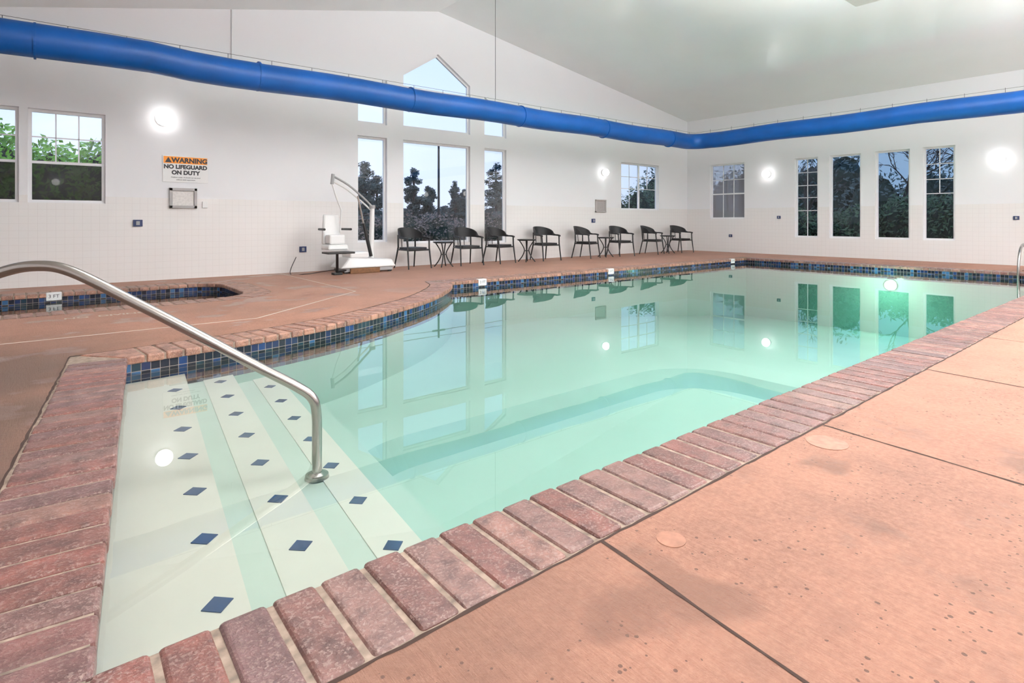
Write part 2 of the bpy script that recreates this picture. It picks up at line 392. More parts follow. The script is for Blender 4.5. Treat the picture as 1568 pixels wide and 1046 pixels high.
def coping(name,poly,corn,mats,pitch=.127,top=.004):
    outp=offset(poly,CW); outm=offset(poly,CW+.03); inp=[Vector(p) for p in poly]; n=len(poly); mb=MB()
    cs=corn+[corn[0]+n]
    for ci in range(len(corn)):
        mat=mats[ci%len(mats)]
        idx=[k%n for k in range(cs[ci],cs[ci+1]+1)]
        I=[inp[k] for k in idx]; O=[outp[k] for k in idx]
        Ls=[0]
        for k in range(1,len(I)): Ls.append(Ls[-1]+(I[k]-I[k-1]).length)
        T=Ls[-1]
        if T<.05: continue
        nb=max(1,round(T/pitch)); 
        def at(s):
            for k in range(1,len(I)):
                if s<=Ls[k]+1e-9:
                    f=(s-Ls[k-1])/(Ls[k]-Ls[k-1]); return I[k-1].lerp(I[k],f),O[k-1].lerp(O[k],f)
            return I[-1],O[-1]
        straight=len(I)==2
        for b in range(nb):
            g=.0065
            s0=b*T/nb+g+random.uniform(-.0015,.0015); s1=(b+1)*T/nb-g+random.uniform(-.0015,.0015)
            i0,o0=at(s0); i1,o1=at(s1)
            if straight:
                d=(I[1]-I[0]).normalized(); nn=Vector((d.y,-d.x))
                o0=i0+nn*CW; o1=i1+nn*CW
            jz=random.uniform(-.002,.002)
            ov=(i0-o0).normalized()*(.012+random.uniform(-.003,.003)); oe=(o0-i0).normalized()*random.uniform(-.006,.003)
            q=[i0+ov,i1+ov,o1+oe,o0+oe]
            mb.hexa([(p.x,p.y,-.055) for p in q]+[(p.x,p.y,top+jz+random.uniform(-.001,.001)) for p in q],mat)
    ob=mb.obj(name,bevel=.014,seg=3)
    mo=MB()
    for k in range(n):
        j=(k+1)%n
        mo.hexa([(inp[k].x,inp[k].y,-.05),(inp[j].x,inp[j].y,-.05),(outm[j].x,outm[j].y,-.05),(outm[k].x,outm[k].y,-.05),
                 (inp[k].x,inp[k].y,top-.008),(inp[j].x,inp[j].y,top-.008),(outm[j].x,outm[j].y,top-.008),(outm[k].x,outm[k].y,top-.008)],M_mortar)
    mo.obj('mortar_bed',parent=ob)
    return outp
poolo=coping('pool_coping',pool,pcorn,[M_brick,M_brick,M_brick2,M_brick2,M_brick])
spao=coping('spa_coping',spa,scorn,[M_brick2])
def flatpoly(mb,polys,zf,mat):
    polys=[[Vector((p[0],p[1],0)) for p in q] for q in polys]
    flat=[p for q in polys for p in q]
    for t in tessellate_polygon(polys):
        pts=[flat[i] for i in t]
        if (pts[1]-pts[0]).cross(pts[2]-pts[0]).z<0: pts=pts[::-1]
        mb.face([(p.x,p.y,zf(p.x,p.y)) for p in pts],mat)
mb=MB(); flatpoly(mb,[[(XL,YF),(XR,YF),(XR,YB),(XL,YB)],offset([tuple(q) for q in poolo],.006),offset([tuple(q) for q in spao],.006)],lambda x,y:0,M_deck)
weld(mb.obj('floor',fixn=False))
def strip(mb,a,b,w,mat,z=.0015):
    a=Vector(a);b=Vector(b); d=(b-a).normalized(); n=Vector((-d.y,d.x))*w/2
    mb.hexa([(*(a+n),-.002),(*(b+n),-.002),(*(b-n),-.002),(*(a-n),-.002),(*(a+n),z),(*(b+n),z),(*(b-n),z),(*(a-n),z)][::1],mat)
def wobbly(mb,a,b,w,mat,z=.0015,step=.09,j=.004):
    a=Vector(a);b=Vector(b); n=max(2,int((b-a).length/step)); d=(b-a).normalized(); nn=Vector((-d.y,d.x))
    pts=[a.lerp(b,i/n)+nn*random.uniform(-j,j) for i in range(n+1)]; ws=[w*random.uniform(.6,1.4) for _ in pts]
    for i in range(n):
        p,q=pts[i],pts[i+1]; wa,wb=ws[i]/2,ws[i+1]/2
        mb.face([(*(p-nn*wa),z),(*(q-nn*wb),z),(*(q+nn*wb),z),(*(p+nn*wa),z)],mat)
mb=MB()
for x0,x1 in ((1.325,.60),(2.92,2.22),(4.55,3.95),(6.2,5.7),(7.85,7.4),(9.5,9.1),(11.1,10.8),(12.8,12.6),(14.5,14.4)):
    x1=x0-(x0-x1)*.7
    wobbly(mb,(x0,1.19),(x1,-3.9),.011,M_joint,.0012,.09,.0015)
wobbly(mb,(-3.9,-1.6),(16.5,-1.6),.012,M_joint)
wobbly(mb,(-.3,5.32),(-3.9,5.32),.014,M_joint); wobbly(mb,(-.29,1.2),(-.6,-3.9),.012,M_joint)
ol=offset([tuple(q) for q in poolo],.009)
for k in range(len(ol)):
    wobbly(mb,ol[k],ol[(k+1)%len(ol)],.011,M_joint,.0008,.06,.003)
mb.obj('deck_joint',fixn=False)
mb=MB()
strip(mb,(-3.9,6.14),(1.61,6.14),.022,M_caulk); strip(mb,(1.61,6.14),(3.3,7.6),.022,M_caulk); strip(mb,(3.3,7.6),(3.3,11.05),.022,M_caulk)
mb.obj('deck_sealant_line')
M_lid=simple('deck_lid_plastic',(.34,.155,.10),.5,noise=.25,nscale=25)
for x,y,r_ in ((1.50,1.06,.045),(2.70,1.08,.085)):
    mb=MB(); mb.cyl((x,y,-.002),r_,.004,M_lid,28); mb.obj('deck_drain_lid',smooth=True)

def basin(name,poly,depth):
    me=bpy.data.meshes.new(name); vs=[];fs=[];ms=[];uvs=[]
    P=[Vector(p) for p in poly]; n=len(P); u=0
    for k in range(n):
        a=P[k];b=P[(k+1)%n]; l=(b-a).length
        for z0,z1,m_ in ((-.285,-.05,0),(-depth,-.285,1)):
            i=len(vs); vs+= [(a.x,a.y,z0),(b.x,b.y,z0),(b.x,b.y,z1),(a.x,a.y,z1)]; fs.append((i,i+3,i+2,i+1)); ms.append(m_)
            uvs+= [(u,z0+.05),(u,z1+.05),(u+l,z1+.05),(u+l,z0+.05)]
        u+=l
    me.from_pydata(vs,[],fs); me.materials.append(M_band); me.materials.append(M_plt)
    ul=me.uv_layers.new(name='UVMap')
    for p,m_ in zip(me.polygons,ms): p.material_index=m_
    for i,t in enumerate(uvs): ul.data[i].uv=t
    o=bpy.data.objects.new(name,me); COL.objects.link(o); return o
pb=basin('pool_basin',pool,1.75)
def rrect(x0,y0,x1,y1,r,n=12):
    out=[]
    for cx,cy,a0 in ((x1-r,y0+r,-90),(x1-r,y1-r,0),(x0+r,y1-r,90),(x0+r,y0+r,180)):
        for i in range(n+1):
            a=math.radians(a0+90*i/n); out.append((cx+r*math.cos(a),cy+r*math.sin(a)))
    return out
well=rrect(1.42,1.62,6.0,4.1,.8)
wellb=rrect(1.46,1.67,5.75,3.8,.7)
FZ=-.74
mb=MB()
flatpoly(mb,[[(0,1.5),(6.5,1.5),(6.5,7.8),(0,7.8)],well],lambda x,y:FZ,M_plt)
flatpoly(mb,[[(6.5,1.5),(14.35,1.5),(14.35,7.8),(6.5,7.8)]],lambda x,y:FZ-(x-6.5)*.10,M_plt)
flatpoly(mb,[wellb],lambda x,y:FZ-.13,M_plt)
for i in range(len(well)):
    j=(i+1)%len(well)
    mb.face([(*well[i],FZ),(*well[j],FZ),(*wellb[j],FZ-.13),(*wellb[i],FZ-.13)],M_pld)
mb.obj('pool_floor_shell',fixn=False,parent=pb)
# entry steps
mb=MB()
def xe(y): return .067+.0993*(y-1.555)
def slab(mb,o0,o1,z,mat,zb=-1.2):
    q=[(xe(1.4)+o0,1.4),(xe(1.4)+o1,1.4),(xe(5.3)+o1,5.3),(xe(5.3)+o0,5.3)]
    mb.hexa([(x,y,zb) for x,y in q]+[(x,y,z) for x,y in q],mat)
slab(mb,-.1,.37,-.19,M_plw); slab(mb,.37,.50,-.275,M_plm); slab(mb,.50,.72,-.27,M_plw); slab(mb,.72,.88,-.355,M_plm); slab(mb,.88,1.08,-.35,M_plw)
slab(mb,1.08,1.30,-.47,M_plt)
mb.obj('pool_entry_steps')
mb=MB()
for off,z,ys in ((.285,-.19,(1.93,2.36,2.8,3.24,3.68,4.12,4.56)),(.61,-.27,(2.23,2.67,3.13,3.58,4.02,4.46,4.9)),(.965,-.35,(1.7,2.13,2.58,3.04,3.49,3.93,4.37,4.8))):
    for y in ys:
        x=xe(y)+off; a=.046
        mb.hexa([(x-a,y,z-.004),(x,y-a,z-.004),(x+a,y,z-.004),(x,y+a,z-.004),(x-a,y,z+.003),(x,y-a,z+.003),(x+a,y,z+.003),(x,y+a,z+.003)],M_diam)
mb.obj('step_diamond_tiles')
def water(name,poly,z,zb):
    mb=MB(); P=offset(poly,.015); n=len(P)
    polys=[[Vector((p.x,p.y,0)) for p in P]]
    for t in tessellate_polygon(polys):
        a=[P[i] for i in t]
        mb.face([(p.x,p.y,z) for p in a],M_water); mb.face([(p.x,p.y,zb) for p in a][::-1],M_water)
    for k in range(n):
        j=(k+1)%n; mb.face([(P[k].x,P[k].y,zb),(P[j].x,P[j].y,zb),(P[j].x,P[j].y,z),(P[k].x,P[k].y,z)],M_water)
    weld(mb.obj(name,fixn=False),True)
WZ=-.125
water('pool_water',pool,WZ,-1.8)
sb=basin('spa_basin',spa,.9)
mb=MB(); mb.face([(-2.7,7.7,-.88),(2.3,7.7,-.88),(2.3,10.3,-.88),(-2.7,10.3,-.88)],M_plt); mb.obj('spa_basin_floor',parent=sb,fixn=False)
water('spa_water',spa,WZ,-.95)
def flat_text(body,size,par,loc,mat,rot=(math.pi/2,0,0),bold=0):
    cu=bpy.data.curves.new('num','FONT'); cu.body=body; cu.size=size; cu.align_x='CENTER'; cu.extrude=.0005; cu.offset=bold
    t=bpy.data.objects.new('lettering',cu); COL.objects.link(t); cu.materials.append(mat); t.parent=par; t.location=loc; t.rotation_euler=rot
def marker(x,y,rz):
    e_=empty('depth_marker_tile',(x,y,0),rz)
    mb=MB(); mb.box((-.085,-.022,-.10),(.085,.06,.012),M_white); mb.obj('tile',parent=e_,bevel=.01)
    flat_text('3 FT',.065,e_,(0,-.0235,-.06),M_ink)
for x in (5.62,8.89,13.62): marker(x,7.75,0)
marker(-.02,10.0,0)
e_=empty('no_diving_deck_marker',(.42,7.32,0))
flat_text('NO  DIVING',.13,e_,(0,-.05,.001),M_caulk,(0,0,0),.003)

# ------------------------------------------------------------ handrail
def rail(name,pts,r,foots,n=16):
    mb=MB(); mb.tube(catmull(pts,8),r,M_steel,n)
    for f in foots:
        mb.cyl(f,.062,.018,M_steel,28,.058); mb.cyl((f[0],f[1],f[2]+.018),.045,.012,M_steel,28,.03)
    return mb.obj(name,smooth=True)
rail('pool_handrail',[(-.56,3.77,0),(-.55,3.765,.25),(-.50,3.745,.5),(-.36,3.68,.67),(-.2,3.60,.755),(-.07,3.50,.785),(.06,3.43,.755),(.30,3.305,.60),(.544,3.18,.435),(.80,3.06,.255),(.97,2.985,.14),(1.045,2.955,.07),(1.066,2.95,-.02),(1.068,2.95,-.18),(1.068,2.95,-.34)],.0255,[(-.56,3.77,0),(1.068,2.95,-.35)])
mb=MB()
for y in (2.27,1.82):
    mb.tube(catmull([(14.95,y,0),(14.95,y,.35),(14.85,y,.5),(14.62,y,.53),(14.38,y,.42),(14.24,y,.15),(14.22,y,-.3),(14.22,y,-1.0)],6),.024,M_steel,12)
    mb.cyl((14.95,y,0),.06,.02,M_steel)
for z in (-.35,-.62,-.9): mb.box((14.18,1.82,z-.015),(14.26,2.27,z+.015),M_steel)
mb.obj('pool_ladder',smooth=True)

# ------------------------------------------------------------ fabric duct
ZD=3.2; DX=14.0; DY=9.12; rr=.45; ZR=3.22
path=[(XL+.02,DY,ZD+.03)]
x=XL+1
while x<DX-rr-.3:
    path.append((x,DY,ZD+(.03 if x<1.5 else 0)+.012*math.sin(x*2.1))); x+=.5
for i in range(9):
    a=i*math.pi/16; path.append((DX-rr+rr*math.sin(a),DY-rr+rr*math.cos(a),ZD+.01*i/8))
y=DY-rr-.4
while y>YF+.3:
    path.append((DX,y,ZD+.01+(ZR-ZD)*min(1,(DY-y)/6)+.012*math.sin(y*2.1))); y-=.5
path.append((DX,YF+.02,ZR))
e_=empty('fabric_air_duct')
RD=.210
mb=MB(); mb.tube(path,RD,M_bluefab,28); mb.obj('duct_tube',smooth=True,parent=e_)
mb=MB(); x=XL+1.2
while x<DX-.8:
    mb.tube([(x-.012,DY,ZD+(.02 if x<1.5 else 0)),(x+.012,DY,ZD+(.02 if x<1.5 else 0))],RD+.014,M_bluefab,28); x+=2.6
mb.obj('duct_seams',parent=e_)
mb=MB(); hz=ZD+.27
mb.tube([(XL,DY,hz),(DX,DY,hz),(DX,YF,hz+.06)],.003,M_cable,6)
x=XL+.4
while x<DX: mb.tube([(x,DY,ZD+.20),(x,DY,hz)],.004,M_cable,5); x+=.62
y=DY-.5
while y>YF: mb.tube([(DX,y,ZD+.20),(DX,y,hz+.05)],.004,M_cable,5); y-=.62
for x in (-1.5,6.95): mb.tube([(x,DY,hz),(x,DY,roofz(x))],.005,M_cable,6)
for y in (-1.0,): mb.tube([(DX,y,hz),(DX,y,roofz(DX))],.005,M_cable,6)
mb.obj('suspension_cable',parent=e_)
mb=MB(); mb.tube([(2.44*K,YB-.02,kz(3.45)),(2.44*K,YB-.02,roofz(2.44*K)-.01)],.014,M_vinyl,8); mb.obj('wall_conduit')

# ------------------------------------------------------------ sconces
def sconce(p,nrm,r=.12):
    p=Vector(p); nrm=Vector(nrm); q=nrm.to_track_quat('Z','Y').to_matrix().to_4x4()
    e_=empty('wall_sconce',p)
    mb=MB(); mb.cyl((0,0,0),r*.85,.05,M_white,28); o=mb.obj('backplate'); o.parent=e_; o.matrix_basis=q
    bm=bmesh.new(); bmesh.ops.create_uvsphere(bm,u_segments=28,v_segments=14,radius=r)
    me=bpy.data.meshes.new('globe'); 
    for v in bm.verts: v.co.z=v.co.z*.8+r*.8+.03
    bm.to_mesh(me); bm.free(); me.materials.append(M_globe)
    for f in me.polygons: f.use_smooth=True
    g=bpy.data.objects.new('globe',me); COL.objects.link(g); g.parent=e_; g.matrix_basis=q
for x,z in ((1.39,2.69),(12.24,2.38)): sconce((x*K,YB-.001,kz(z)),(0,-1,0),.13 if x<5 else .105)
for y in (8.21,2.93,-1.8): sconce((XR-.001,y*K,kz(2.38)),(-1,0,0),.12)
sconce((XL+.001,4,2.6),(1,0,0)); 
for x in (0,5,10,15.4): sconce((x,YF+.001,2.4),(0,1,0))

# ------------------------------------------------------------ wall fittings
WB=YB-.001
e_=empty('warning_sign',(1.72*K,WB,kz(1.87)))
mb=MB(); mb.box((-.345,-.012,-.225),(.345,0,.225),M_white); mb.obj('plaque',parent=e_,bevel=.004)
mb=MB(); mb.box((-.33,-.0145,.095),(.33,-.011,.212),M_orange); mb.obj('header',parent=e_)
mb=MB(); mb.hexa([(-.31,-.017,.11),(-.21,-.017,.11),(-.26,-.017,.20),(-.26,-.017,.20),(-.31,-.0145,.11),(-.21,-.0145,.11),(-.26,-.0145,.20),(-.26,-.0145,.20)],M_ink); mb.obj('hazard_triangle',parent=e_)
def text(body,size,loc,par,mat=M_ink,bold=.005): flat_text(body,size,par,loc,mat,(math.pi/2,0,0),bold)
text('WARNING',.112,(.06,-.0155,.115),e_); text('NO LIFEGUARD',.093,(0,-.0135,.008),e_); text('ON DUTY',.093,(0,-.0135,-.09),e_)
text('Children under 14 should not use pool',.028,(0,-.0135,-.15),e_,bold=.0003); text('without adult supervision',.028,(0,-.0135,-.19),e_,bold=.0003)
def framed(name,x0,x1,z0,z1,mat,inner,bw=.045):
    mb=MB(); x0*=K;x1*=K;z0=kz(z0);z1=kz(z1)
    mb.box((x0,WB-.05,z0),(x1,WB,z0+bw),mat);mb.box((x0,WB-.05,z1-bw),(x1,WB,z1),mat);mb.box((x0,WB-.05,z0),(x0+bw,WB,z1),mat);mb.box((x1-bw,WB-.05,z0),(x1,WB,z1),mat)
    mb.box((x0+bw,WB-.02,z0+bw),(x1-bw,WB,z1-bw),inner); return mb.obj(name,bevel=.003)
M_paper=simple('notice_paper',(.75,.72,.70),.5,noise=.1,nscale=30)
framed('framed_notice',1.478,1.885,1.21,1.55,simple('grey_frame',(.42,.40,.40),.4),M_paper)
framed('wall_vent',11.9,12.33,1.24,1.6,simple('vent_metal',(.5,.47,.46),.5),simple('vent_inner',(.38,.35,.34),.6,noise=.2,nscale=60),.03)
def wbox(p,right_=False,s=.065):
    mb=MB()
    if right_: mb.box((XR-.03,p[0]*K-s,kz(p[1])-s*.85),(XR-.001,p[0]*K+s,kz(p[1])+s*.85),M_box); mb.box((XR-.036,p[0]*K-s*.4,kz(p[1])-s*.5),(XR-.03,p[0]*K+s*.4,kz(p[1])+s*.5),M_grey)
    else: mb.box((p[0]*K-s,WB-.03,kz(p[1])-s*.85),(p[0]*K+s,WB,kz(p[1])+s*.85),M_box); mb.box((p[0]*K-s*.4,WB-.036,kz(p[1])-s*.5),(p[0]*K+s*.4,WB-.03,kz(p[1])+s*.5),M_grey)
    mb.obj('electrical_outlet',bevel=.004)
for p in ((1.037,.96),(3.69,.45),(11.82,1.0)): wbox(p)
for p in ((7.88,1.1),(9.39,.53),(2.65,1.06)): wbox(p,True,.05)
mb=MB(); mb.box((2.0*K-.03,WB-.03,kz(1.22)),(2.0*K+.05,WB,kz(1.33)),M_white); mb.obj('light_switch',bevel=.004)

# ------------------------------------------------------------ chairs
def chair_mesh():
    mb=MB()
    N_=20; ring=[]
    for i in range(N_):
        a=2*math.pi*i/N_; cx,sx=math.cos(a),math.sin(a); w=.25*math.copysign(abs(cx)**.5,cx); d=.235*math.copysign(abs(sx)**.5,sx)
        ring.append((w*(1.04 if sx<0 else .93),d-.01))
    mb.face([(x,y,.44) for x,y in ring],M_black); mb.face([(x,y,.39) for x,y in ring][::-1],M_black)
    for i in range(N_):
        j=(i+1)%N_; mb.face([(*ring[i],.39),(*ring[j],.39),(*ring[j],.44),(*ring[i],.44)],M_black)
    n=36; rows=[]
    for i in range(n+1):
        t=-1+2*i/n
        if abs(t)<=.78:
            ph=t/.78*math.pi/2; x=.275*math.sin(ph); y=.0+.285*math.cos(ph)
        else:
            q=(abs(t)-.78)/.22; x=math.copysign(.275+.01*q,t); y=-.24*q
        w=max(0,math.cos(min(abs(t)/.78,1)*math.pi/2)); w=w**.45
        zt=.655+.20*w; th=.035+.19*w
        lean=.05*w
        if abs(t)>.9: zt-=.02*((abs(t)-.9)/.1)**2
        rows.append((x,y,zt,th,lean))
    k=mb.mi(M_black)
    base=len(mb.v)
    for x,y,zt,th,lean in rows:
        d=Vector((x,y if y>0 else 0,0)); d=d.normalized() if d.length>1e-4 else Vector((0,1,0))
        if y<=0: d=Vector((math.copysign(1,x),0,0))
        ti=.014 if th>.06 else .022
        for (o,z) in ((ti,zt),(ti,zt-th),(-ti,zt-th),(-ti,zt)):
            l=lean*(z-(zt-th))/max(th,.01)
            mb.v.append((x+d.x*o,y+d.y*(o+l),z))
    for i in range(n):
        for q in range(4):
            mb.f.append((base+i*4+q,base+i*4+(q+1)%4,base+(i+1)*4+(q+1)%4,base+(i+1)*4+q)); mb.m.append(k)
    mb.f.append((base,base+1,base+2,base+3)); mb.m.append(k); e2=base+n*4; mb.f.append((e2,e2+1,e2+2,e2+3)); mb.m.append(k)
    for sx in (-1,1):
        mb.tube([(sx*.285,-.285,0),(sx*.275,-.25,.25),(sx*.27,-.225,.44),(sx*.28,-.21,.63)],[.014,.017,.018,.018],M_blackm,8)
        mb.tube([(sx*.25,.30,0),(sx*.225,.235,.30),(sx*.215,.205,.44),(sx*.215,.21,.70)],[.014,.017,.018,.016],M_blackm,8)
        mb.tube([(sx*.265,-.225,.39),(sx*.22,.21,.39)],.014,M_blackm,8)
        mb.tube([(sx*.08,.27,.44),(sx*.08,.29,.68)],.009,M_blackm,6)
    mb.tube([(-.27,-.225,.385),(.27,-.225,.385)],.014,M_blackm,8); mb.tube([(-.22,.21,.385),(.22,.21,.385)],.014,M_blackm,8)
    return mb
cm=chair_mesh().obj('patio_chair',smooth=True); cme=cm.data
pos=[(5.84,10.55,.10),(7.22,10.55,-.12),(8.14,10.55,.22),(9.62,10.55,-.06),(11.05,10.5,.30),(12.45,10.5,-.10),(13.9,10.5,.32),(15.35,10.5,-.08)]
for i,(x,y,rz) in enumerate(pos):
    o=cm if i==0 else bpy.data.objects.new('patio_chair',cme)
    if i: COL.objects.link(o)
    o.location=(x,y,0); o.rotation_euler=(0,0,rz)
mb=MB(); mb.cyl((0,0,.53),.235,.018,M_blackm,32); mb.cyl((0,0,.515),.215,.015,M_blackm,32)
for i in range(4):
    a=math.pi/4+i*math.pi/2; ca,sa=math.cos(a),math.sin(a)
    mb.tube(catmull([(ca*.18,sa*.18,.52),(ca*.09,sa*.09,.38),(ca*.055,sa*.055,.27),(ca*.11,sa*.11,.13),(ca*.21,sa*.21,0)],5),.013,M_blackm,8)
mb.cyl((0,0,.262),.065,.016,M_blackm,20)
tb=mb.obj('side_table',smooth=True)
for i,x in enumerate((6.55,8.92,11.78,14.62)):
    o=tb if i==0 else bpy.data.objects.new('side_table',tb.data)
    if i: COL.objects.link(o)
    o.location=(x,10.45,0)

# ------------------------------------------------------------ pool lift
e_=empty('pool_lift',(4.7,10.42,0))
def part(name,build,bevel=0,smooth=False):
    mb=MB(); build(mb); mb.obj(name,parent=e_,bevel=bevel,smooth=smooth)
part('base_cover',lambda m:(m.hexa([(-.58,-.28,.10),(.56,-.28,.10),(.56,.30,.10),(-.58,.30,.10),(-.40,-.22,.30),(.50,-.22,.24),(.50,.26,.24),(-.40,.26,.30)],M_white),m.box((-.36,-.2,.28),(.02,.24,.40),M_white)),.03)
part('chassis',lambda m:(m.box((-.50,-.24,.03),(.50,.26,.10),M_grey),m.box((-.40,-.30,.0),(.20,-.26,.10),M_wood)),.01)
def wheels(m):
    for x in (-.45,.45):
        for y in (-.2,.2): m.tube([(x,y-.02,.05),(x,y+.02,.05)],.05,M_blackm,18)
part('wheels',wheels)
part('mast',lambda m:(m.tube([(.17,.05,.25),(.20,.05,1.24)],[.055,.045],M_white,14),m.tube([(.20,.05,1.24),(.20,.05,1.31)],.06,M_grey,14)),0,True)
part('arms',lambda m:(m.tube(catmull([(.20,.02,1.26),(.02,0,1.42),(-.35,-.08,1.68),(-.68,-.15,1.83)],4),.020,M_grey,8),m.tube(catmull([(.20,.09,1.20),(.02,.06,1.34),(-.35,-.01,1.60),(-.66,-.08,1.74)],4),.018,M_white,8),
   m.tube([(-.68,-.15,1.87),(-.70,-.15,1.68)],.032,M_grey,10)),0,True)
part('actuator',lambda m:(m.tube([(.14,-.02,.30),(-.02,-.02,.95)],.034,M_blackm,12),m.tube([(-.02,-.02,.95),(-.14,-.03,1.48)],.018,M_steel,10)),0,True)
part('hanger',lambda m:(m.tube([(-.70,-.15,1.70),(-.62,-.15,1.45),(-.52,-.15,1.2),(-.52,-.10,.8)],.016,M_white,8)),0,True)
part('seat',lambda m:(m.hexa([(-.86,-.38,.46),(-.46,-.38,.46),(-.46,.02,.46),(-.86,.02,.46),(-.84,-.36,.56),(-.48,-.36,.56),(-.48,0,.56),(-.84,0,.56)],M_white),
   m.hexa([(-.84,-.06,.56),(-.48,-.06,.56),(-.48,.04,.56),(-.84,.04,.56),(-.80,.0,1.12),(-.50,.0,1.12),(-.50,.07,1.12),(-.80,.07,1.12)],M_white),
   m.box((-.80,-.30,.56),(-.50,-.06,.74),M_white)),.03)
part('armrests',lambda m:(m.tube([(-.88,.02,.84),(-.92,-.36,.84)],.022,M_blackm,10),m.tube([(-.46,.02,.84),(-.42,-.36,.84)],.022,M_blackm,10)),0,True)
part('footrest',lambda m:(m.box((-.95,-.62,.40),(-.45,-.30,.435),M_blackm),m.tube([(-.70,-.40,.40),(-.66,-.30,.02)],.025,M_blackm,10),m.box((-.74,-.36,.0),(-.58,-.22,.04),M_blackm),m.tube([(-.66,-.30,.06),(-.4,-.2,.07)],.02,M_blackm,8)),.006)
part('power_cord',lambda m:m.tube(catmull([(-.50,.15,.06),(-.8,.3,.01),(-1.1,.1,.01),(-1.3,.35,.01),(-1.12,.58,.30)],8),.007,M_blackm,6),0,True)

# ------------------------------------------------------------ outdoors
mb=MB(); mb.face([(-60,YB+.2,-.25),(90,YB+.2,-.25),(90,90,-.25),(-60,90,-.25)],M_grass); mb.face([(XR+.2,-60,-.25),(90,-60,-.25),(90,YB+.2,-.25),(XR+.2,YB+.2,-.25)],M_grass); mb.obj('outside_ground',fixn=False)
def leaves(name,blobs,n,size,mat,core=.80,trunk=None):
    mb=MB(); k=mb.mi(mat)
    tot=sum(b[3]*b[4]*b[5] for b in blobs)
    for cx,cy,cz,rx,ry,rz in blobs:
        m_=int(n*rx*ry*rz/tot)
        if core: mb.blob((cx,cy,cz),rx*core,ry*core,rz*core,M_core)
        for _ in range(m_):
            while True:
                v=Vector((random.uniform(-1,1),random.uniform(-1,1),random.uniform(-1,1)))
                if .25<v.length<1: break
            v=v*(v.length**-.45)*random.uniform(.93,1.1)
            p=Vector((cx+v.x*rx,cy+v.y*ry,cz+v.z*rz))
            a=Vector((random.gauss(0,1),random.gauss(0,1),random.gauss(0,1))).normalized(); b=a.orthogonal().normalized(); s=size*random.uniform(.6,1.4)
            i=len(mb.v); mb.v+=[tuple(p-a*s),tuple(p+b*s*.5),tuple(p+a*s),tuple(p-b*s*.5)]; mb.f.append((i,i+1,i+2,i+3)); mb.m.append(k)
    if trunk: mb.tube(*trunk)
    return mb.obj(name,fixn=False)
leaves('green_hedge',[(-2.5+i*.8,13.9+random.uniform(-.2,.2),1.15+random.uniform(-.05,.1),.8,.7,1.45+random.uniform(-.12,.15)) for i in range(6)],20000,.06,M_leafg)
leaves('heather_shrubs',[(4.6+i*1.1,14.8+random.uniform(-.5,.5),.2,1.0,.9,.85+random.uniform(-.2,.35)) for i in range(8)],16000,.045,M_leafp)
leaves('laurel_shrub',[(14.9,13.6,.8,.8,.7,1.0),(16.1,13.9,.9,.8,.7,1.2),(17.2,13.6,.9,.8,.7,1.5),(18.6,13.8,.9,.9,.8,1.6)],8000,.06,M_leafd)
def pine(x,y,h,r):
    bl=[]
    n=int(16+h*3)
    for i in range(n):
        f=i/(n-1); z=h*(.18+.78*f); w=r*(1-.55*f)*random.uniform(.22,.45); a=random.uniform(0,6.28); o=random.uniform(.0,.95)*r*(1-.85*f)
        bl.append((x+math.cos(a)*o,y+math.sin(a)*o,z+random.uniform(-.2,.2),w,w,.24*random.uniform(.7,1.4)))
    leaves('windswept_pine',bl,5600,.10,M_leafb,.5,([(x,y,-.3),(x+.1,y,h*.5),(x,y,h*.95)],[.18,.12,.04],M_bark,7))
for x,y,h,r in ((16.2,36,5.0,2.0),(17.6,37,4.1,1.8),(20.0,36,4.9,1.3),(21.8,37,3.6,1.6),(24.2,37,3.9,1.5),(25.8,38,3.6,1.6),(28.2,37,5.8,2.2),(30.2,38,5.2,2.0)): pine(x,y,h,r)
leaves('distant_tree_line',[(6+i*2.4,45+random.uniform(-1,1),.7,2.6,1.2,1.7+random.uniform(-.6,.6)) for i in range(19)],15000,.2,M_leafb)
mb=MB(); mb.tube([(20.9,34,-.3),(20.9,34,7.0)],[.09,.07],M_bark,8); mb.box((20.4,33.95,6.4),(21.4,34.05,6.48),M_bark)
mb.tube([(-30,30,5.6),(20.9,34,6.45),(70,38,6.6)],.018,M_bark,5); mb.tube([(-30,30,6.0),(20.9,34,6.85),(70,38,7.0)],.018,M_bark,5)
mb.obj('utility_pole')
def bare_tree(name,x,y,h):
    mb=MB()
    def br(p,d,l,r_,dep):
        q=p+d*l; mb.tube([p,(p+q)/2+Vector((random.gauss(0,.03),random.gauss(0,.03),0))*l,q],[r_,r_*.85,r_*.65],M_bark,5,False)
        if dep==0: return
        for _ in range(3 if dep>1 else 4):
            nd=(d+Vector((random.gauss(0,.5),random.gauss(0,.5),random.gauss(.05,.35)))).normalized(); br(p.lerp(q,random.uniform(.6,1)),nd,l*random.uniform(.6,.82),r_*.6,dep-1)
    br(Vector((x,y,-.3)),Vector((0,0,1)),h*.3,.08,5)
    mb.obj(name,fixn=False)
for x,y,h in ((24.5,7.2,6.4),(25.8,11.2,5.6),(24.8,4.9,6.6)): bare_tree('bare_tree',x,y,h)
leaves('evergreen_shrubs',[(20.2+random.uniform(-.4,.4),1.5+i*1.1,.6,.9,.9,.9+random.uniform(-.3,.5)) for i in range(11)],20000,.07,M_leafd)
leaves('evergreen_backdrop',[(31+random.uniform(-1,1),3+i*1.7,1.2,1.9,1.5,2.2+random.uniform(-.6,1.0)+.12*i) for i in range(13)],18000,.12,M_leafb)

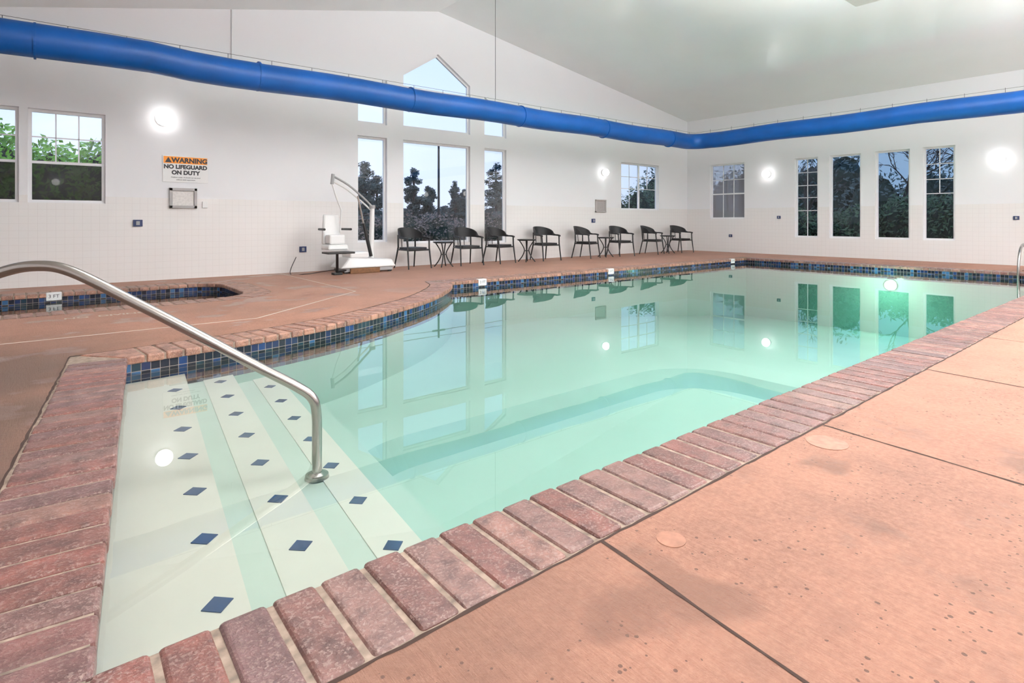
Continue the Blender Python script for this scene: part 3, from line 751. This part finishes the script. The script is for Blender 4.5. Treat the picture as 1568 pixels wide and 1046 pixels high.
# ------------------------------------------------------------ lights
def area(name,loc,sx,sy,down,up,col=(1,.99,.98)):  # added fill light; housing and rods are made up to carry it
    e_=empty(name,loc)
    mb=MB(); mb.box((-sx/2-.04,-sy/2-.04,.01),(sx/2+.04,sy/2+.04,.08),M_white); mb.obj('fill_housing',parent=e_,bevel=.01)
    mb=MB(); 
    for a in (-sx/2,sx/2): mb.tube([(a,0,.07),(a,0,roofz(loc[0]+a)-loc[2])],.006,M_cable,6)
    mb.obj('fill_rods',parent=e_)
    for pw,z,rx in ((down,0,0),(up,.09,math.pi)):
        if pw<=0: continue
        l=bpy.data.lights.new(name,'AREA'); l.shape='RECTANGLE'; l.size=sx; l.size_y=sy; l.energy=pw; l.color=col
        o=bpy.data.objects.new('lamp',l); COL.objects.link(o); o.parent=e_; o.location=(0,0,z); o.rotation_euler=(rx,0,0)
area('added_fill_light',(1.0,-2.2,3.0),2.4,.9,20,380)  # overhead fills, added to brighten walls, ceiling and deck
area('added_fill_light',(6.2,-2.0,3.2),2.4,.9,20,470)
area('added_fill_light',(11.5,-2.0,3.0),2.4,.9,20,560)
area('added_fill_light',(8.6,3.0,4.3),2.0,.8,165,380)
area('added_fill_light',(2.2,3.8,4.0),2.0,.8,70,270)
l=bpy.data.lights.new('underwater_lamp','POINT'); l.energy=42; l.color=(.5,1,.75); l.shadow_soft_size=.12
ul=bpy.data.objects.new('lamp',l); e_=empty('underwater_pool_light',(14.28,4.4,-.42)); COL.objects.link(ul); ul.parent=e_; ul.location=(-.6,0,0)
mb=MB(); mb.tube([(0,0,0),(-.04,0,0)],.13,M_steel,28); mb.tube([(-.035,0,0),(-.05,0,0)],.105,simple('pool_light_lens',(1,1,1),.2,emis=(.7,1,.85),estr=2),28); mb.obj('niche',parent=e_)

w=bpy.data.worlds.new('dusk_sky'); scn.world=w; w.use_nodes=True; nt=w.node_tree
bg=nt.nodes['Background']; tc=N(nt,'ShaderNodeTexCoord'); sp=N(nt,'ShaderNodeSeparateXYZ'); L(nt,tc.outputs['Generated'],sp.inputs[0])
r_=N(nt,'ShaderNodeValToRGB'); e=r_.color_ramp.elements; e[0].position=0; e[0].color=(.50,.57,.72,1); e[1].position=.4; e[1].color=(.38,.52,.74,1); L(nt,sp.outputs[2],r_.inputs['Fac'])
mr=N(nt,'ShaderNodeMapRange'); L(nt,sp.outputs[0],mr.inputs[0]); setin(mr,1,.70); setin(mr,2,.95); setin(mr,3,0.); setin(mr,4,1.)
skyc=mixc(nt,mr.outputs[0],r_.outputs[0],(.15,.24,.37)); L(nt,skyc,bg.inputs[0]); bg.inputs[1].default_value=1.75

cam=bpy.data.cameras.new('camera'); co=bpy.data.objects.new('camera',cam); COL.objects.link(co); scn.camera=co
co.location=(0,0,1.0); co.rotation_euler=(math.pi/2,0,-math.atan2(.6292,.7772)); cam.sensor_width=36; cam.lens=863/1568*36; cam.shift_y=-(523-338)/1568; cam.clip_start=.05; cam.clip_end=300
